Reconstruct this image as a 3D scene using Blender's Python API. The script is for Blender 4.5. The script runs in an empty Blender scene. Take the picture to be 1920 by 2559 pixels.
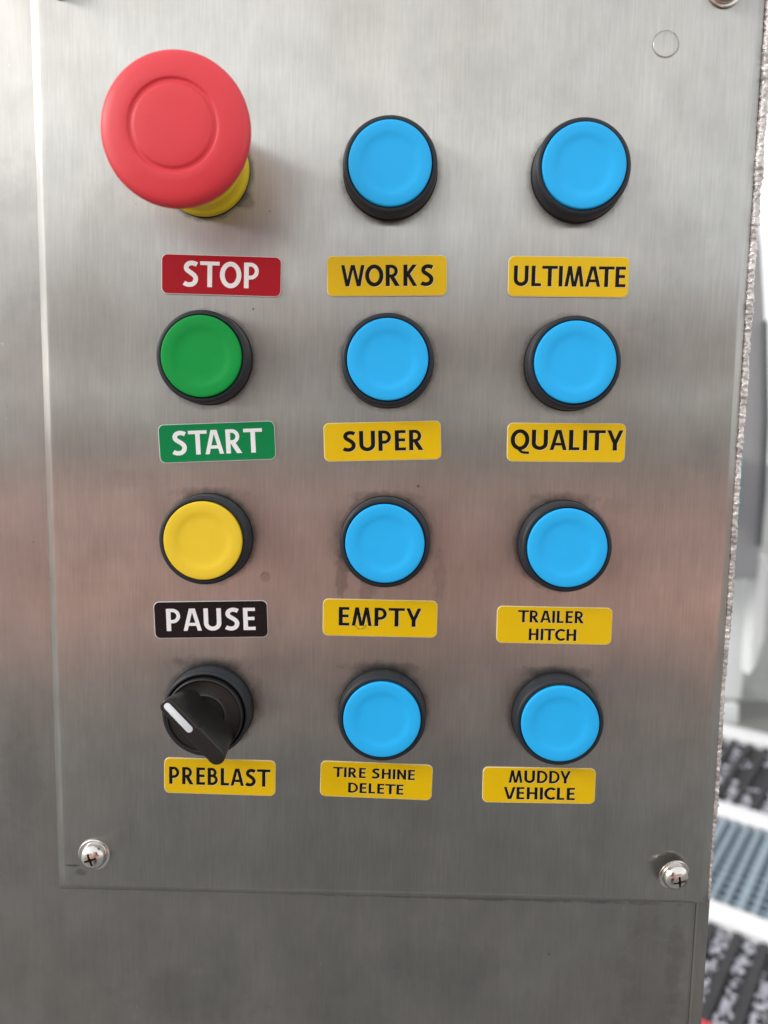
import bpy, bmesh, math, random
from mathutils import Vector, Matrix, noise
random.seed(7)
S = bpy.context.scene
COL = S.collection
MM = 0.001
R = math.radians
PI = math.pi
H0 = 1.35                      # height of the lens above the wash floor
# ------------------------------------------------------------------ camera
cam = bpy.data.cameras.new("camera"); camo = bpy.data.objects.new("camera", cam); COL.objects.link(camo)
CR = ((0.9995689, -0.0145029, -0.0255271), (0.0169422, 0.9950331, 0.0980920), (0.0239777, -0.0984822, 0.9948499))
right = Vector((CR[0][0], CR[1][0], CR[2][0])); fwd = Vector((CR[0][1], CR[1][1], CR[2][1])); up = Vector((CR[0][2], CR[1][2], CR[2][2]))
mw = Matrix((right, up, -fwd)).transposed().to_4x4()
mw.translation = Vector((0, -0.240, H0))
camo.matrix_world = mw
cam.sensor_fit = 'VERTICAL'; cam.sensor_height = 36.0; cam.sensor_width = 27.0
cam.lens = 36.0 * 1833.7228 / 2559.0
cam.clip_start = 0.005; cam.clip_end = 400.0
cam.dof.use_dof = True; cam.dof.focus_distance = 0.243; cam.dof.aperture_fstop = cam.lens / 2.7
S.camera = camo
S.render.resolution_x = 768; S.render.resolution_y = 1024
# ------------------------------------------------------------------ sky, sun, exposure
SUN_EL, SUN_AZ = R(26), R(-68)            # azimuth from the panel's outward normal (-Y) towards -X
w = bpy.data.worlds.new("World"); S.world = w; w.use_nodes = True
nt = w.node_tree; bg = nt.nodes["Background"]
sky = nt.nodes.new("ShaderNodeTexSky"); sky.sky_type = 'NISHITA'; sky.sun_disc = False
sky.sun_elevation = SUN_EL; sky.dust_density = 2.0; sky.air_density = 1.0; sky.ozone_density = 1.0
sundir = Vector((math.sin(SUN_AZ) * math.cos(SUN_EL), -math.cos(SUN_AZ) * math.cos(SUN_EL), math.sin(SUN_EL)))
sky.sun_rotation = math.atan2(sundir.x, sundir.y)
hs = nt.nodes.new("ShaderNodeHueSaturation"); hs.inputs['Saturation'].default_value = 0.12
cl_ = nt.nodes.new("ShaderNodeMix"); cl_.data_type = 'RGBA'; cl_.inputs[0].default_value = 0.72      # even cloud cover over the clear sky
cl_.inputs[7].default_value = (5.3, 5.3, 5.25, 1)
nt.links.new(sky.outputs[0], hs.inputs['Color']); nt.links.new(hs.outputs[0], cl_.inputs[6]); nt.links.new(cl_.outputs[2], bg.inputs[0]); bg.inputs[1].default_value = 0.15
sl = bpy.data.lights.new("sun", 'SUN'); sl.energy = 0.55; sl.angle = R(16); sl.color = (1, .96, .9)
so = bpy.data.objects.new("sun", sl); COL.objects.link(so)
so.rotation_euler = sundir.to_track_quat('Z', 'Y').to_euler()
S.view_settings.view_transform = 'Standard'; S.view_settings.look = 'None'
S.view_settings.gamma = 1.0; S.view_settings.use_curve_mapping = False
S.view_settings.exposure = 0.74
S.render.engine = 'CYCLES'
S.cycles.max_bounces = 8
# ------------------------------------------------------------------ material helpers
def newmat(name):
    m = bpy.data.materials.new(name); m.use_nodes = True
    n = m.node_tree; return m, n, n.nodes["Principled BSDF"]
def nd(n, t, **kw):
    x = n.nodes.new(t)
    for k, v in kw.items(): setattr(x, k, v)
    return x
def mapping(n, scale, coord='Object', loc=(0, 0, 0)):
    tc = nd(n, "ShaderNodeTexCoord"); mp = nd(n, "ShaderNodeMapping")
    mp.inputs['Scale'].default_value = scale; mp.inputs['Location'].default_value = loc
    n.links.new(tc.outputs[coord], mp.inputs[0]); return mp.outputs[0]
def noisen(n, vec, scale=1.0, detail=3.0, rough=0.5):
    t = nd(n, "ShaderNodeTexNoise"); t.inputs['Scale'].default_value = scale
    t.inputs['Detail'].default_value = detail; t.inputs['Roughness'].default_value = rough
    n.links.new(vec, t.inputs['Vector']); return t.outputs['Fac']
def mrange(n, v, a, b, c, d, clamp=True):
    t = nd(n, "ShaderNodeMapRange"); t.clamp = clamp
    for i, x in enumerate((a, b, c, d)): t.inputs[1 + i].default_value = x
    n.links.new(v, t.inputs[0]); return t.outputs[0]
def math2(n, op, a, b):
    t = nd(n, "ShaderNodeMath", operation=op)
    for i, x in enumerate((a, b)):
        if isinstance(x, (int, float)): t.inputs[i].default_value = x
        else: n.links.new(x, t.inputs[i])
    return t.outputs[0]
def plastic(name, col, rough=0.45, var=0.06, bump=0.00004, bscale=2500.0, spec=0.5, coat=0.0, dirt=None):
    m, n, b = newmat(name)
    v = mapping(n, (1, 1, 1))
    f = noisen(n, v, 60.0, 4.0)
    r = mrange(n, f, 0.3, 0.7, 1.0 - var, 1.0 + var)
    mx = nd(n, "ShaderNodeMix", data_type='RGBA', blend_type='MULTIPLY'); mx.inputs[0].default_value = 1.0
    mx.inputs[6].default_value = (*col, 1); n.links.new(r, mx.inputs[7])
    out = mx.outputs[2]
    if dirt:
        g = noisen(n, mapping(n, (1, 1, 1), loc=(.3, .1, .2)), 330.0, 5.0, 0.65)
        gm = mrange(n, g, dirt[1], dirt[1] + 0.09, 0.0, dirt[2])
        m2 = nd(n, "ShaderNodeMix", data_type='RGBA'); n.links.new(gm, m2.inputs[0]); n.links.new(out, m2.inputs[6])
        m2.inputs[7].default_value = (*dirt[0], 1); out = m2.outputs[2]
    n.links.new(out, b.inputs['Base Color'])
    rr = mrange(n, noisen(n, v, 140.0, 3.0), 0.3, 0.7, rough - 0.05, rough + 0.07); n.links.new(rr, b.inputs['Roughness'])
    b.inputs['Specular IOR Level'].default_value = spec
    b.inputs['Coat Weight'].default_value = coat; b.inputs['Coat Roughness'].default_value = 0.12
    bp = nd(n, "ShaderNodeBump"); bp.inputs['Distance'].default_value = bump; bp.inputs['Strength'].default_value = 1.0
    n.links.new(noisen(n, v, bscale, 2.0), bp.inputs['Height']); n.links.new(bp.outputs[0], b.inputs['Normal'])
    return m
def steel(name, base=(0.468, 0.468, 0.452), stains_and_shade=(), rings=(), grain=1.0, rough=0.288, wav=1.0):
    """vertically brushed stainless steel: narrow lobe up and down, wide lobe sideways"""
    m, n, b = newmat(name)
    L = n.links
    v = mapping(n, (1, 1, 1))
    g1 = noisen(n, mapping(n, (1700, 1700, 90)), 1.0, 1.2, 0.45)
    g2 = noisen(n, mapping(n, (760, 760, 34), loc=(3, 1, 2)), 1.0, 1.6, 0.5)
    cl = noisen(n, v, 32.0, 5.0, 0.62)
    cl2 = noisen(n, mapping(n, (1, 1, .55), loc=(.4, .2, .7)), 75.0, 3.0, 0.6)
    k = math2(n, 'MULTIPLY', mrange(n, g1, 0.25, 0.75, 1 - .06 * grain, 1 + .06 * grain), mrange(n, g2, 0.25, 0.75, 1 - .035 * grain, 1 + .035 * grain))
    k = math2(n, 'MULTIPLY', k, mrange(n, cl, 0.3, 0.7, 0.88, 1.08))
    k = math2(n, 'MULTIPLY', k, mrange(n, cl2, 0.35, 0.75, 1.03, 0.90))
    # fine dark specks of dirt
    sp = noisen(n, mapping(n, (1, 1, 1), loc=(.11, .5, .9)), 420.0, 2.0, 0.5)
    k = math2(n, 'MULTIPLY', k, mrange(n, sp, 0.785, 0.81, 1.0, 0.55))
    ns = noisen(n, mapping(n, (1, 1, 1), loc=(.8, .3, .1)), 260.0, 4.0, 0.7)
    geo = nd(n, "ShaderNodeTexCoord")
    for (x, z, rx, rz, amt) in stains_and_shade:
        sb = nd(n, "ShaderNodeVectorMath", operation='SUBTRACT'); L.new(geo.outputs['Object'], sb.inputs[0]); sb.inputs[1].default_value = (x * MM, 0, z * MM)
        ml = nd(n, "ShaderNodeVectorMath", operation='MULTIPLY'); L.new(sb.outputs[0], ml.inputs[0]); ml.inputs[1].default_value = (1 / (rx * MM), 0, 1 / (rz * MM))
        ln = nd(n, "ShaderNodeVectorMath", operation='LENGTH'); L.new(ml.outputs[0], ln.inputs[0])
        d = math2(n, 'ADD', ln.outputs['Value'], mrange(n, ns, 0.25, 0.75, -0.45, 0.45))
        k = math2(n, 'MULTIPLY', k, mrange(n, d, 0.55, 1.0, 1.0 - amt, 1.0))
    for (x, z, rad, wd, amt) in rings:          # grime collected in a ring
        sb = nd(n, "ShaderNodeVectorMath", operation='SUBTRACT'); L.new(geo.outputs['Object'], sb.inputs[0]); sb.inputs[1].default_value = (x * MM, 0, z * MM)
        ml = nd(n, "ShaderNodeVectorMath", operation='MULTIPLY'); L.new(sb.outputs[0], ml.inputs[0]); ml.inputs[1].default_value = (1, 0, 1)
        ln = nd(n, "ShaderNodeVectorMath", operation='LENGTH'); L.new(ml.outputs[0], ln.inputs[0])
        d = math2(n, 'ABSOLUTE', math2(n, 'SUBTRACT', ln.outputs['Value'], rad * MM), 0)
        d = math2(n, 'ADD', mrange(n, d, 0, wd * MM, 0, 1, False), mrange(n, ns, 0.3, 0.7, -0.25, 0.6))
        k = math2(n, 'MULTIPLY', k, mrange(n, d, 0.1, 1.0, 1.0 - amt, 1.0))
    # thin pale crumbs of dried detergent
    cr = noisen(n, mapping(n, (1, 1, 1), loc=(.61, .15, .29)), 520.0, 1.0, 0.4)
    k = math2(n, 'MULTIPLY', k, mrange(n, cr, 0.81, 0.83, 1.0, 1.25))
    mx = nd(n, "ShaderNodeMix", data_type='RGBA', blend_type='MULTIPLY'); mx.inputs[0].default_value = 1.0
    mx.inputs[6].default_value = (*base, 1); L.new(k, mx.inputs[7])
    tint = nd(n, "ShaderNodeMix", data_type='RGBA', blend_type='MULTIPLY')
    L.new(mrange(n, noisen(n, mapping(n, (1, 1, .7), loc=(.9, .6, .3)), 24.0, 3.0), 0.45, 0.7, 0, .8), tint.inputs[0])
    L.new(mx.outputs[2], tint.inputs[6]); tint.inputs[7].default_value = (1.0, .965, .94, 1)
    # bump: fine grain plus the sheet's gentle waves
    bp1 = nd(n, "ShaderNodeBump"); bp1.inputs['Distance'].default_value = 0.0000022 * grain; bp1.inputs['Strength'].default_value = 1
    L.new(g1, bp1.inputs['Height'])
    bp2 = nd(n, "ShaderNodeBump"); bp2.inputs['Distance'].default_value = 0.0005 * wav; bp2.inputs['Strength'].default_value = 1
    L.new(noisen(n, v, 14.0, 1.5, 0.4), bp2.inputs['Height']); L.new(bp1.outputs[0], bp2.inputs['Normal'])
    tg = nd(n, "ShaderNodeCombineXYZ"); tg.inputs[0].default_value = 1.0
    b.inputs['Metallic'].default_value = 1.0
    L.new(tint.outputs[2], b.inputs['Base Color'])
    L.new(mrange(n, cl2, 0.3, 0.7, rough - .008, rough + .022), b.inputs['Roughness'])
    b.inputs['Anisotropic'].default_value = 1.0
    L.new(tg.outputs[0], b.inputs['Tangent']); L.new(bp2.outputs[0], b.inputs['Normal'])
    # dull bead-blasted share of the surface that scatters light widely
    b2 = nd(n, "ShaderNodeBsdfPrincipled"); b2.inputs['Metallic'].default_value = 1.0
    b2.inputs['Roughness'].default_value = 0.62; L.new(tint.outputs[2], b2.inputs['Base Color']); L.new(bp2.outputs[0], b2.inputs['Normal'])
    ms = nd(n, "ShaderNodeMixShader"); ms.inputs[0].default_value = 0.15
    L.new(b.outputs[0], ms.inputs[1]); L.new(b2.outputs[0], ms.inputs[2])
    L.new(ms.outputs[0], n.nodes["Material Output"].inputs[0])
    return m
# ------------------------------------------------------------------ object helpers
def link(name, me, mat=None, parent=None, smooth=True, sharp=35):
    o = bpy.data.objects.new(name, me); COL.objects.link(o)
    if mat and not me.materials: me.materials.append(mat)
    if parent: o.parent = parent
    if smooth:
        for p in me.polygons: p.use_smooth = True
        try: me.set_sharp_from_angle(angle=R(sharp))
        except Exception: pass
    return o
def from_bm(name, bm, mat, parent=None, smooth=True, sharp=35):
    bmesh.ops.recalc_face_normals(bm, faces=bm.faces)
    me = bpy.data.meshes.new(name); bm.to_mesh(me); bm.free()
    return link(name, me, mat, parent, smooth, sharp)
def tag(o, label=None, cat=None, group=None, kind=None):
    for k, v in (('label', label), ('category', cat), ('group', group), ('kind', kind)):
        if v: o[k] = v
    return o
def empty(name, loc, label, cat, group=None, roty=0.0):
    o = bpy.data.objects.new(name, None); COL.objects.link(o); o.empty_display_size = .01
    o.location = loc; o.rotation_euler = (0, roty, 0); return tag(o, label, cat, group)
def children(o): return [c for c in bpy.data.objects if c.parent == o]
def copy_tree(o, parent=None):
    c = o.copy(); COL.objects.link(c)
    if parent: c.parent = parent
    for ch in children(o): copy_tree(ch, c)
    return c
def lathe(prof, seg=96, closed_tip=True):
    """profile of (radius, height) in mm, turned about the outward axis (-Y)"""
    bm = bmesh.new(); rings = []
    for r, h in prof:
        if r < 1e-6: rings.append([bm.verts.new((0, -h * MM, 0))])
        else: rings.append([bm.verts.new((r * MM * math.cos(2 * PI * i / seg), -h * MM, r * MM * math.sin(2 * PI * i / seg))) for i in range(seg)])
    for a, b in zip(rings, rings[1:]):
        for i in range(seg):
            j = (i + 1) % seg
            if len(a) == 1 and len(b) == 1: continue
            if len(a) == 1: bm.faces.new((a[0], b[i], b[j]))
            elif len(b) == 1: bm.faces.new((a[i], b[0], a[j]))
            else: bm.faces.new((a[i], b[i], b[j], a[j]))
    return bm
def box_bm(bm, x0, x1, y0, y1, z0, z1, mtx=None):
    vs = [bm.verts.new((x, y, z)) for x in (x0, x1) for y in (y0, y1) for z in (z0, z1)]
    for f in ((0, 1, 3, 2), (4, 6, 7, 5), (0, 4, 5, 1), (2, 3, 7, 6), (0, 2, 6, 4), (1, 5, 7, 3)):
        bm.faces.new([vs[i] for i in f])
    if mtx: bmesh.ops.transform(bm, matrix=mtx, verts=vs)
    return vs
def bevel(bm, w, seg=2):
    bmesh.ops.bevel(bm, geom=list(bm.edges), offset=w, segments=seg, profile=0.6, affect='EDGES')
def at(px, py, Y):
    """point of the photograph (1920 x 2559) carried to the plane y = Y metres"""
    d = right * ((px - 960) / 1833.7228) + fwd - up * ((py - 1279.5) / 1833.7228)
    return Vector((0, -0.24, H0)) + d * ((Y + 0.24) / d.y)
# ------------------------------------------------------------------ materials
STAINS = [(-50, 74, 3.6, 3.2, .38), (-17, -44, 2.6, 11, .30), (-8.5, -50, 3.2, 6, .22), (15.5, -45, 2.4, 10, .18), (-17.5, -33, 4, 12, .14),
          (-42.5, -46.5, 1.8, 2.1, .22), (-47, 40.6, .45, .45, .55), (-3, 5.5, .4, .4, .55), (7.5, -15, .6, .6, .55),
          (64, 5, 5, 2.5, .14), (76, 40, 6, 5, .07), (-106, -152.5, 2.5, 1.6, .3), (-109, -150, 3, .5, .5), (100, -2, 5, 9, .08),
          (-90, -15, 7, 4, .07), (-100, -52, 6, 3, .06), (72, -20, 7, 3, .08), (60, -62, 12, 2.2, .15), (-45, -89, 3, 9, .2),
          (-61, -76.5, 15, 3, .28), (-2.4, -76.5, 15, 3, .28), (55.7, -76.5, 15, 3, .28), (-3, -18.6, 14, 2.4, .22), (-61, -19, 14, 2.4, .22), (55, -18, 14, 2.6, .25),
          (90, 60, 9, 16, .06), (25, 110, 30, 14, .05), (-95, 60, 10, 26, .05), (-42, 71, .4, .4, .5)]
M = {}
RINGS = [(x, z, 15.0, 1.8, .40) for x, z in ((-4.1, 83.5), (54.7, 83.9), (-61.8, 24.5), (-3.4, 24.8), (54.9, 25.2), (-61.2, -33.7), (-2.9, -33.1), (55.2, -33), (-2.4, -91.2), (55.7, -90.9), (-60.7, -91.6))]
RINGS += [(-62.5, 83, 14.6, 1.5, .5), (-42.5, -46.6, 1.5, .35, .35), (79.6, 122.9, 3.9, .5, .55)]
M['plate'] = steel("brushed_stainless", stains_and_shade=STAINS, rings=RINGS)
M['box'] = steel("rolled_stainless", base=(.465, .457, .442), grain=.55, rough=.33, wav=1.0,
                 stains_and_shade=[(-125, 60, 12, 30, .07), (-128, -120, 9, 22, .10), (-70, -200, 30, 12, .08), (95, -190, 14, 30, .10), (103, -182, 3.5, 26, .12), (0, -159.6, 112, 1.1, .32), (20, -185, 30, 10, .07)])  # long thin ellipse under the plate's bottom edge is painted contact shade
M['collar'] = plastic("charcoal_plastic", (.017, .021, .029), .45, .12, .00002, 3000, .4, dirt=((.16, .16, .17), .70, .35))
M['black'] = plastic("black_plastic", (.014, .013, .0125), .34, .15, .00003, 1800, dirt=((.2, .2, .2), .73, .4))
M['gasket'] = plastic("black_rubber", (.006, .006, .006), .7)
M['blue'] = plastic("sky_blue_plastic", (.022, .485, 1.0), .52, .03, .00001, 2500, .25, dirt=((.02, .25, .6), .74, .30))
M['green'] = plastic("green_plastic", (.003, .33, .058), .50, .03, .00001, 2500, .22)
M['yellow'] = plastic("yellow_plastic", (.88, .62, .035), .50, .03, .00001, 2500, .25)
M['estop'] = plastic("red_plastic", (.78, .042, .060), .42, .04, .00001, 2500, .5)
M['base_y'] = plastic("warm_yellow_plastic", (.78, .60, .01), .42, .05, .00002, 2500, dirt=((.3, .2, .02), .70, .4))
M['lab_y'] = plastic("yellow_vinyl", (.82, .53, .002), .33, .03, .000008, 900, .3, dirt=((.35, .2, .01), .745, .3))
M['lab_r'] = plastic("red_vinyl", (.42, .010, .020), .30, .04, .000008, 900, .15)
M['lab_g'] = plastic("green_vinyl", (.004, .24, .075), .30, .04, .000008, 900, .15)
M['lab_k'] = plastic("black_vinyl", (.014, .010, .011), .25, .1, .000008, 900, .15)
M['edge_y'] = plastic("pale_cream_plastic", (.84, .72, .42), .4)
M['edge_w'] = plastic("pale_plastic", (.72, .70, .70), .4)
M['ink_k'] = plastic("black_paint", (.007, .006, .005), .5, .06, .00004, 2500, .15)
M['ink_w'] = plastic("white_paint", (.90, .91, .93), .4)
M['white'] = plastic("white_insert", (.74, .80, .84), .4, .05)
m, n, b = newmat("polished_steel"); b.inputs['Metallic'].default_value = 1; b.inputs['Base Color'].default_value = (.72, .70, .67, 1)
n.links.new(mrange(n, noisen(n, mapping(n, (1, 1, 1)), 900, 4), .3, .7, .10, .28), b.inputs['Roughness']); M['screw'] = m
bpn = nd(n, "ShaderNodeBump"); bpn.inputs['Distance'].default_value = .00004; n.links.new(noisen(n, mapping(n, (1, 1, 1)), 700, 3), bpn.inputs['Height']); n.links.new(bpn.outputs[0], b.inputs['Normal'])
M['rust'] = plastic("rusty_steel", (.055, .025, .012), .7, .4, .0001, 1500)
m, n, b = newmat("glossy_sealant"); b.inputs['Roughness'].default_value = .22; b.inputs['Metallic'].default_value = .45
v = mapping(n, (1, 1, 1)); rr = nd(n, "ShaderNodeValToRGB"); n.links.new(noisen(n, v, 260, 4, .6), rr.inputs[0])
rr.color_ramp.elements[0].position = .35; rr.color_ramp.elements[0].color = (.40, .38, .37, 1); rr.color_ramp.elements[1].position = .62; rr.color_ramp.elements[1].color = (.80, .78, .76, 1)
n.links.new(rr.outputs[0], b.inputs['Base Color'])
bpn = nd(n, "ShaderNodeBump"); bpn.inputs['Distance'].default_value = .0006; n.links.new(noisen(n, v, 520, 4, .6), bpn.inputs['Height']); n.links.new(bpn.outputs[0], b.inputs['Normal'])
M['seal'] = m
# ------------------------------------------------------------------ stainless cover plate
def panel_outline(P, ch=0.6):
    return P
def rolled_plate(name, corners, rad, depth, mat, yfront=0.0, parent=None, nseg=7, chamf=.9):
    """sheet with its four sides folded back through a rounded bend; corners in mm (x, z) clockwise from top left"""
    pts = []
    n4 = len(corners)
    for i in range(n4):
        p = Vector(corners[i]); a = Vector(corners[i - 1]); c = Vector(corners[(i + 1) % n4])
        pts.append(p + (a - p).normalized() * chamf); pts.append(p + (c - p).normalized() * chamf)
    # edge subdivision so the outline may wander a little
    out = []
    for i in range(len(pts)):
        a, b_ = pts[i], pts[(i + 1) % len(pts)]
        k = max(1, int((b_ - a).length / 6))
        nrm = Vector((-(b_ - a).y, (b_ - a).x)).normalized()
        for j in range(k):
            t = j / k
            wob = noise.noise(Vector((a.x * .02 + t * 3 + i * 5, 1.7, 0))) * .22 * math.sin(PI * t)
            out.append(a.lerp(b_, t) + nrm * wob)
    cx = sum(p.x for p in out) / len(out); cz = sum(p.y for p in out) / len(out)
    bm = bmesh.new(); loops = []
    TL, TR, BR_, BL = [Vector(c) for c in corners]
    def inner(p, d):
        v = (TL.y - p.y) / (TL.y - (BL.y + BR_.y) / 2); H_ = TL.y - BL.y; v = min(1 - d / H_, max(d / H_, v))
        for _ in range(2):
            xl = TL.x + (BL.x - TL.x) * v; xr = TR.x + (BR_.x - TR.x) * v
        u = (p.x - xl) / (xr - xl); u = min(1 - d / (xr - xl), max(d / (xr - xl), u))
        zt = TL.y + (TR.y - TL.y) * u; zb = BL.y + (BR_.y - BL.y) * u
        v2 = min(1 - d / (zt - zb), max(d / (zt - zb), (zt - p.y) / (zt - zb)))
        return Vector((xl + (xr - xl) * u, zt + (zb - zt) * v2))
    IN = [inner(p, rad) for p in out]
    # a soft bend, a sloping land, then the turned-back lip
    for k, y in ((0, 0), (.08, .03), (.16, .11), (.24, .24), (.80, 1.42), (.88, 1.64), (.95, 2.0), (.985, 2.5), (1.0, 3.1)):
        y += yfront
        loops.append([bm.verts.new((q.lerp(p, k).x * MM, y * MM, q.lerp(p, k).y * MM)) for p, q in zip(out, IN)])
    loops.append([bm.verts.new((p.x * MM, (yfront + depth) * MM, p.y * MM)) for p in out])
    for a, b_ in zip(loops, loops[1:]):
        for i in range(len(a)):
            j = (i + 1) % len(a); bm.faces.new((a[i], a[j], b_[j], b_[i]))
    gl = [bm.verts.new((q.x * MM, yfront * MM, q.y * MM)) for q in (inner(p, rad + 1.5) for p in out)]
    cv = bm.verts.new((cx * MM, yfront * MM, cz * MM))
    for i in range(len(gl)):
        j = (i + 1) % len(gl); bm.faces.new((loops[0][i], gl[i], gl[j], loops[0][j])); bm.faces.new((gl[i], cv, gl[j]))
    bmesh.ops.remove_doubles(bm, verts=bm.verts, dist=1e-6)
    bmesh.ops.dissolve_degenerate(bm, edges=bm.edges, dist=1e-7)
    o = from_bm(name, bm, mat, parent, True, 60); o.location = (0, 0, H0); return o
PC = [(-118.4, 165), (109.7, 165), (112.3, -157.6), (-114.9, -160.2)]
panel = rolled_plate("control_panel", PC, 3.6, 4.2, M['plate'])
tag(panel, "brushed stainless steel cover plate that carries all the push buttons and word plates", "panel")
# the box behind it
box = bpy.data.objects.new("enclosure_box", None); COL.objects.link(box); box.location = (0, .005, H0)
tag(box, "larger stainless steel box behind the button panel, bare below it", "metal box")
def bx(name, x0, x1, y0, y1, z0, z1, mat, parent, bev=.6, seg=3):
    bm = bmesh.new(); box_bm(bm, x0 * MM, x1 * MM, y0 * MM, y1 * MM, z0 * MM, z1 * MM)
    if bev: bevel(bm, bev * MM, seg)
    return from_bm(name, bm, mat, parent, True, 40)
# object space of these parts starts at the box's base; shader stains use their own coordinates
def shell_part(name, vs, faces, mat, parent, bev=0):
    bm = bmesh.new(); V = [bm.verts.new(Vector(v) * MM) for v in vs]
    for f in faces: bm.faces.new([V[i] for i in f])
    if bev: bevel(bm, bev * MM, 3)
    return from_bm(name, bm, mat, parent, True, 40)
# front face leans with the photographed right edge
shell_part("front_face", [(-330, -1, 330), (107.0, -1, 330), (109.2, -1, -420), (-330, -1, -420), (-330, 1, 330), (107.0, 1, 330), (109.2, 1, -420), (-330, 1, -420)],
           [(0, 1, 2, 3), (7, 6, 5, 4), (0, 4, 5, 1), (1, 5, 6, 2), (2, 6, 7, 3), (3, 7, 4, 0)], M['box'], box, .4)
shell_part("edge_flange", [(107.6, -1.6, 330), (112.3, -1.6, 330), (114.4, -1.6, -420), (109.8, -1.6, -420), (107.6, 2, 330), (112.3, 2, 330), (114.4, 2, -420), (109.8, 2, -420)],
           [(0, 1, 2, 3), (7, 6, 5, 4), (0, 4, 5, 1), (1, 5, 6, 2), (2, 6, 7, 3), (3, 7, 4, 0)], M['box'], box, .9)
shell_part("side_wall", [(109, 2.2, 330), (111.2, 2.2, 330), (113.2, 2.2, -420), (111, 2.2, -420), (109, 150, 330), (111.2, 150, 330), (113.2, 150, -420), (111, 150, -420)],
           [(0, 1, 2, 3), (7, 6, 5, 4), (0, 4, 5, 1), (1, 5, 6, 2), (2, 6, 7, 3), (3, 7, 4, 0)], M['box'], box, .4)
# lumpy bead of sealant along the right edge
def sealant():
    bm = bmesh.new(); rings = []; N = 900; K = 12
    for i in range(N + 1):
        t = i / N; z = 175 - t * (175 + 156)
        x = 111.35 + 1.0 * t + noise.noise(Vector((z * .03, 3.3, 0))) * .4
        rad = (1.75 * (1 - t) + .95 * t) * (1 + .28 * noise.noise(Vector((z * .12, 9.1, 0))))
        ring = []
        for j in range(K):
            a = 2 * PI * j / K
            p = Vector((math.cos(a) * 1.2, math.sin(a) * 2, z * .8))
            d = rad * (1 + .34 * noise.noise(p) + .20 * noise.noise(p * 2.3))
            ring.append(bm.verts.new(((x + d * math.cos(a)) * MM, (2.9 + d * math.sin(a) * 1.2) * MM, H0 + z * MM)))
        rings.append(ring)
    for a, b_ in zip(rings, rings[1:]):
        for j in range(K):
            k = (j + 1) % K; bm.faces.new((a[j], a[k], b_[k], b_[j]))
    bm.faces.new(rings[0]); bm.faces.new(rings[-1])
    return from_bm("sealant_bead", bm, M['seal'], None, True, 60)
tag(sealant(), "lumpy glossy bead of clear sealant running down the right edge of the panel", "sealant")
# ------------------------------------------------------------------ push buttons
COLLAR = [(13.0, 0.7), (14.35, 0.7), (14.55, 1.0), (14.6, 2.6), (14.5, 6.3), (14.35, 6.9), (13.95, 7.3), (13.6, 7.42), (13.15, 7.42), (12.95, 7.2), (12.9, 5.0), (12.9, 2.0)]
CAP = [(12.66, 2.0), (12.66, 7.85), (12.62, 8.02), (12.5, 8.14), (12.2, 8.22), (11, 8.26), (10.0, 8.24), (9.3, 8.18), (8.7, 8.06), (8.1, 7.92), (7.4, 7.82), (6.5, 7.77), (4, 7.74), (0, 7.74)]
GASK = [(12, 0.0), (14.75, 0.0), (14.85, .25), (14.75, .6), (14.2, .75), (12, .75)]
COLS = {'blue': M['blue'], 'green': M['green'], 'yellow': M['yellow']}
protos = {}
def button(col):
    t = empty("push_button", (0, 0, 0), "x", "push button")
    from_bm("gasket", lathe(GASK), M['gasket'], t)
    from_bm("collar", lathe(COLLAR), M['collar'], t, True, 28)
    from_bm("cap", lathe(CAP), COLS[col], t, True, 45)
    return t
BT = [('WORKS', 'blue', -4.09, 83.5), ('ULTIMATE', 'blue', 54.68, 83.87), ('START', 'green', -61.76, 24.48), ('SUPER', 'blue', -3.39, 24.8),
      ('QUALITY', 'blue', 54.88, 25.23), ('PAUSE', 'yellow', -61.24, -33.74), ('EMPTY', 'blue', -2.87, -33.14), ('TRAILER HITCH', 'blue', 55.23, -33.0),
      ('TIRE SHINE DELETE', 'blue', -2.44, -91.24), ('MUDDY VEHICLE', 'blue', 55.69, -90.87)]
for nm, col, x, z in BT:
    if col not in protos: protos[col] = t = button(col)
    else: t = copy_tree(protos[col])
    t.location = (x * MM, 0, H0 + z * MM); t.rotation_euler = (0, random.uniform(0, 6.28), 0)
    t['label'] = "%s push button in a charcoal collar directly above the %s word plate" % (col if col != 'blue' else 'sky blue', nm)
    t['group'] = "push buttons on the steel panel"
# ------------------------------------------------------------------ emergency stop
t = empty("emergency_stop_button", (-62.6 * MM, 0, H0 + 83.0 * MM), "large red mushroom stop button on a yellow base at the top left", "stop button", "push buttons on the steel panel")
from_bm("gasket", lathe([(12, 0), (14.4, 0), (14.4, .5), (12, .5)]), M['gasket'], t)
from_bm("base", lathe([(12, .5), (14.2, .5), (14.35, .9), (14.35, 3.0), (14.15, 3.5), (13.7, 3.9), (13.45, 4.6), (13.5, 8.0), (13.55, 8.6), (13.2, 9.2), (12.9, 10.2), (12.9, 20), (9, 20.2)]), M['base_y'], t, True, 35)
HEAD = [(10, 19.5), (12.2, 20), (12.6, 22.5), (14.5, 24.5), (18.6, 25.8), (19.9, 27.4), (20.5, 29.3), (20.6, 30.6), (20.35, 31.7), (19.8, 32.4), (18.9, 32.9), (17, 33.35), (14.8, 33.75), (12.7, 33.97), (12.45, 33.92), (12.3, 33.78),
        (12.1, 33.5), (11.9, 33.45), (11.3, 33.5), (11.05, 33.62), (10.85, 33.88), (10.65, 33.98), (10.2, 34.08), (7, 34.3), (0, 34.45)]
from_bm("mushroom_head", lathe(HEAD, 128), M['estop'], t, True, 50)
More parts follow.
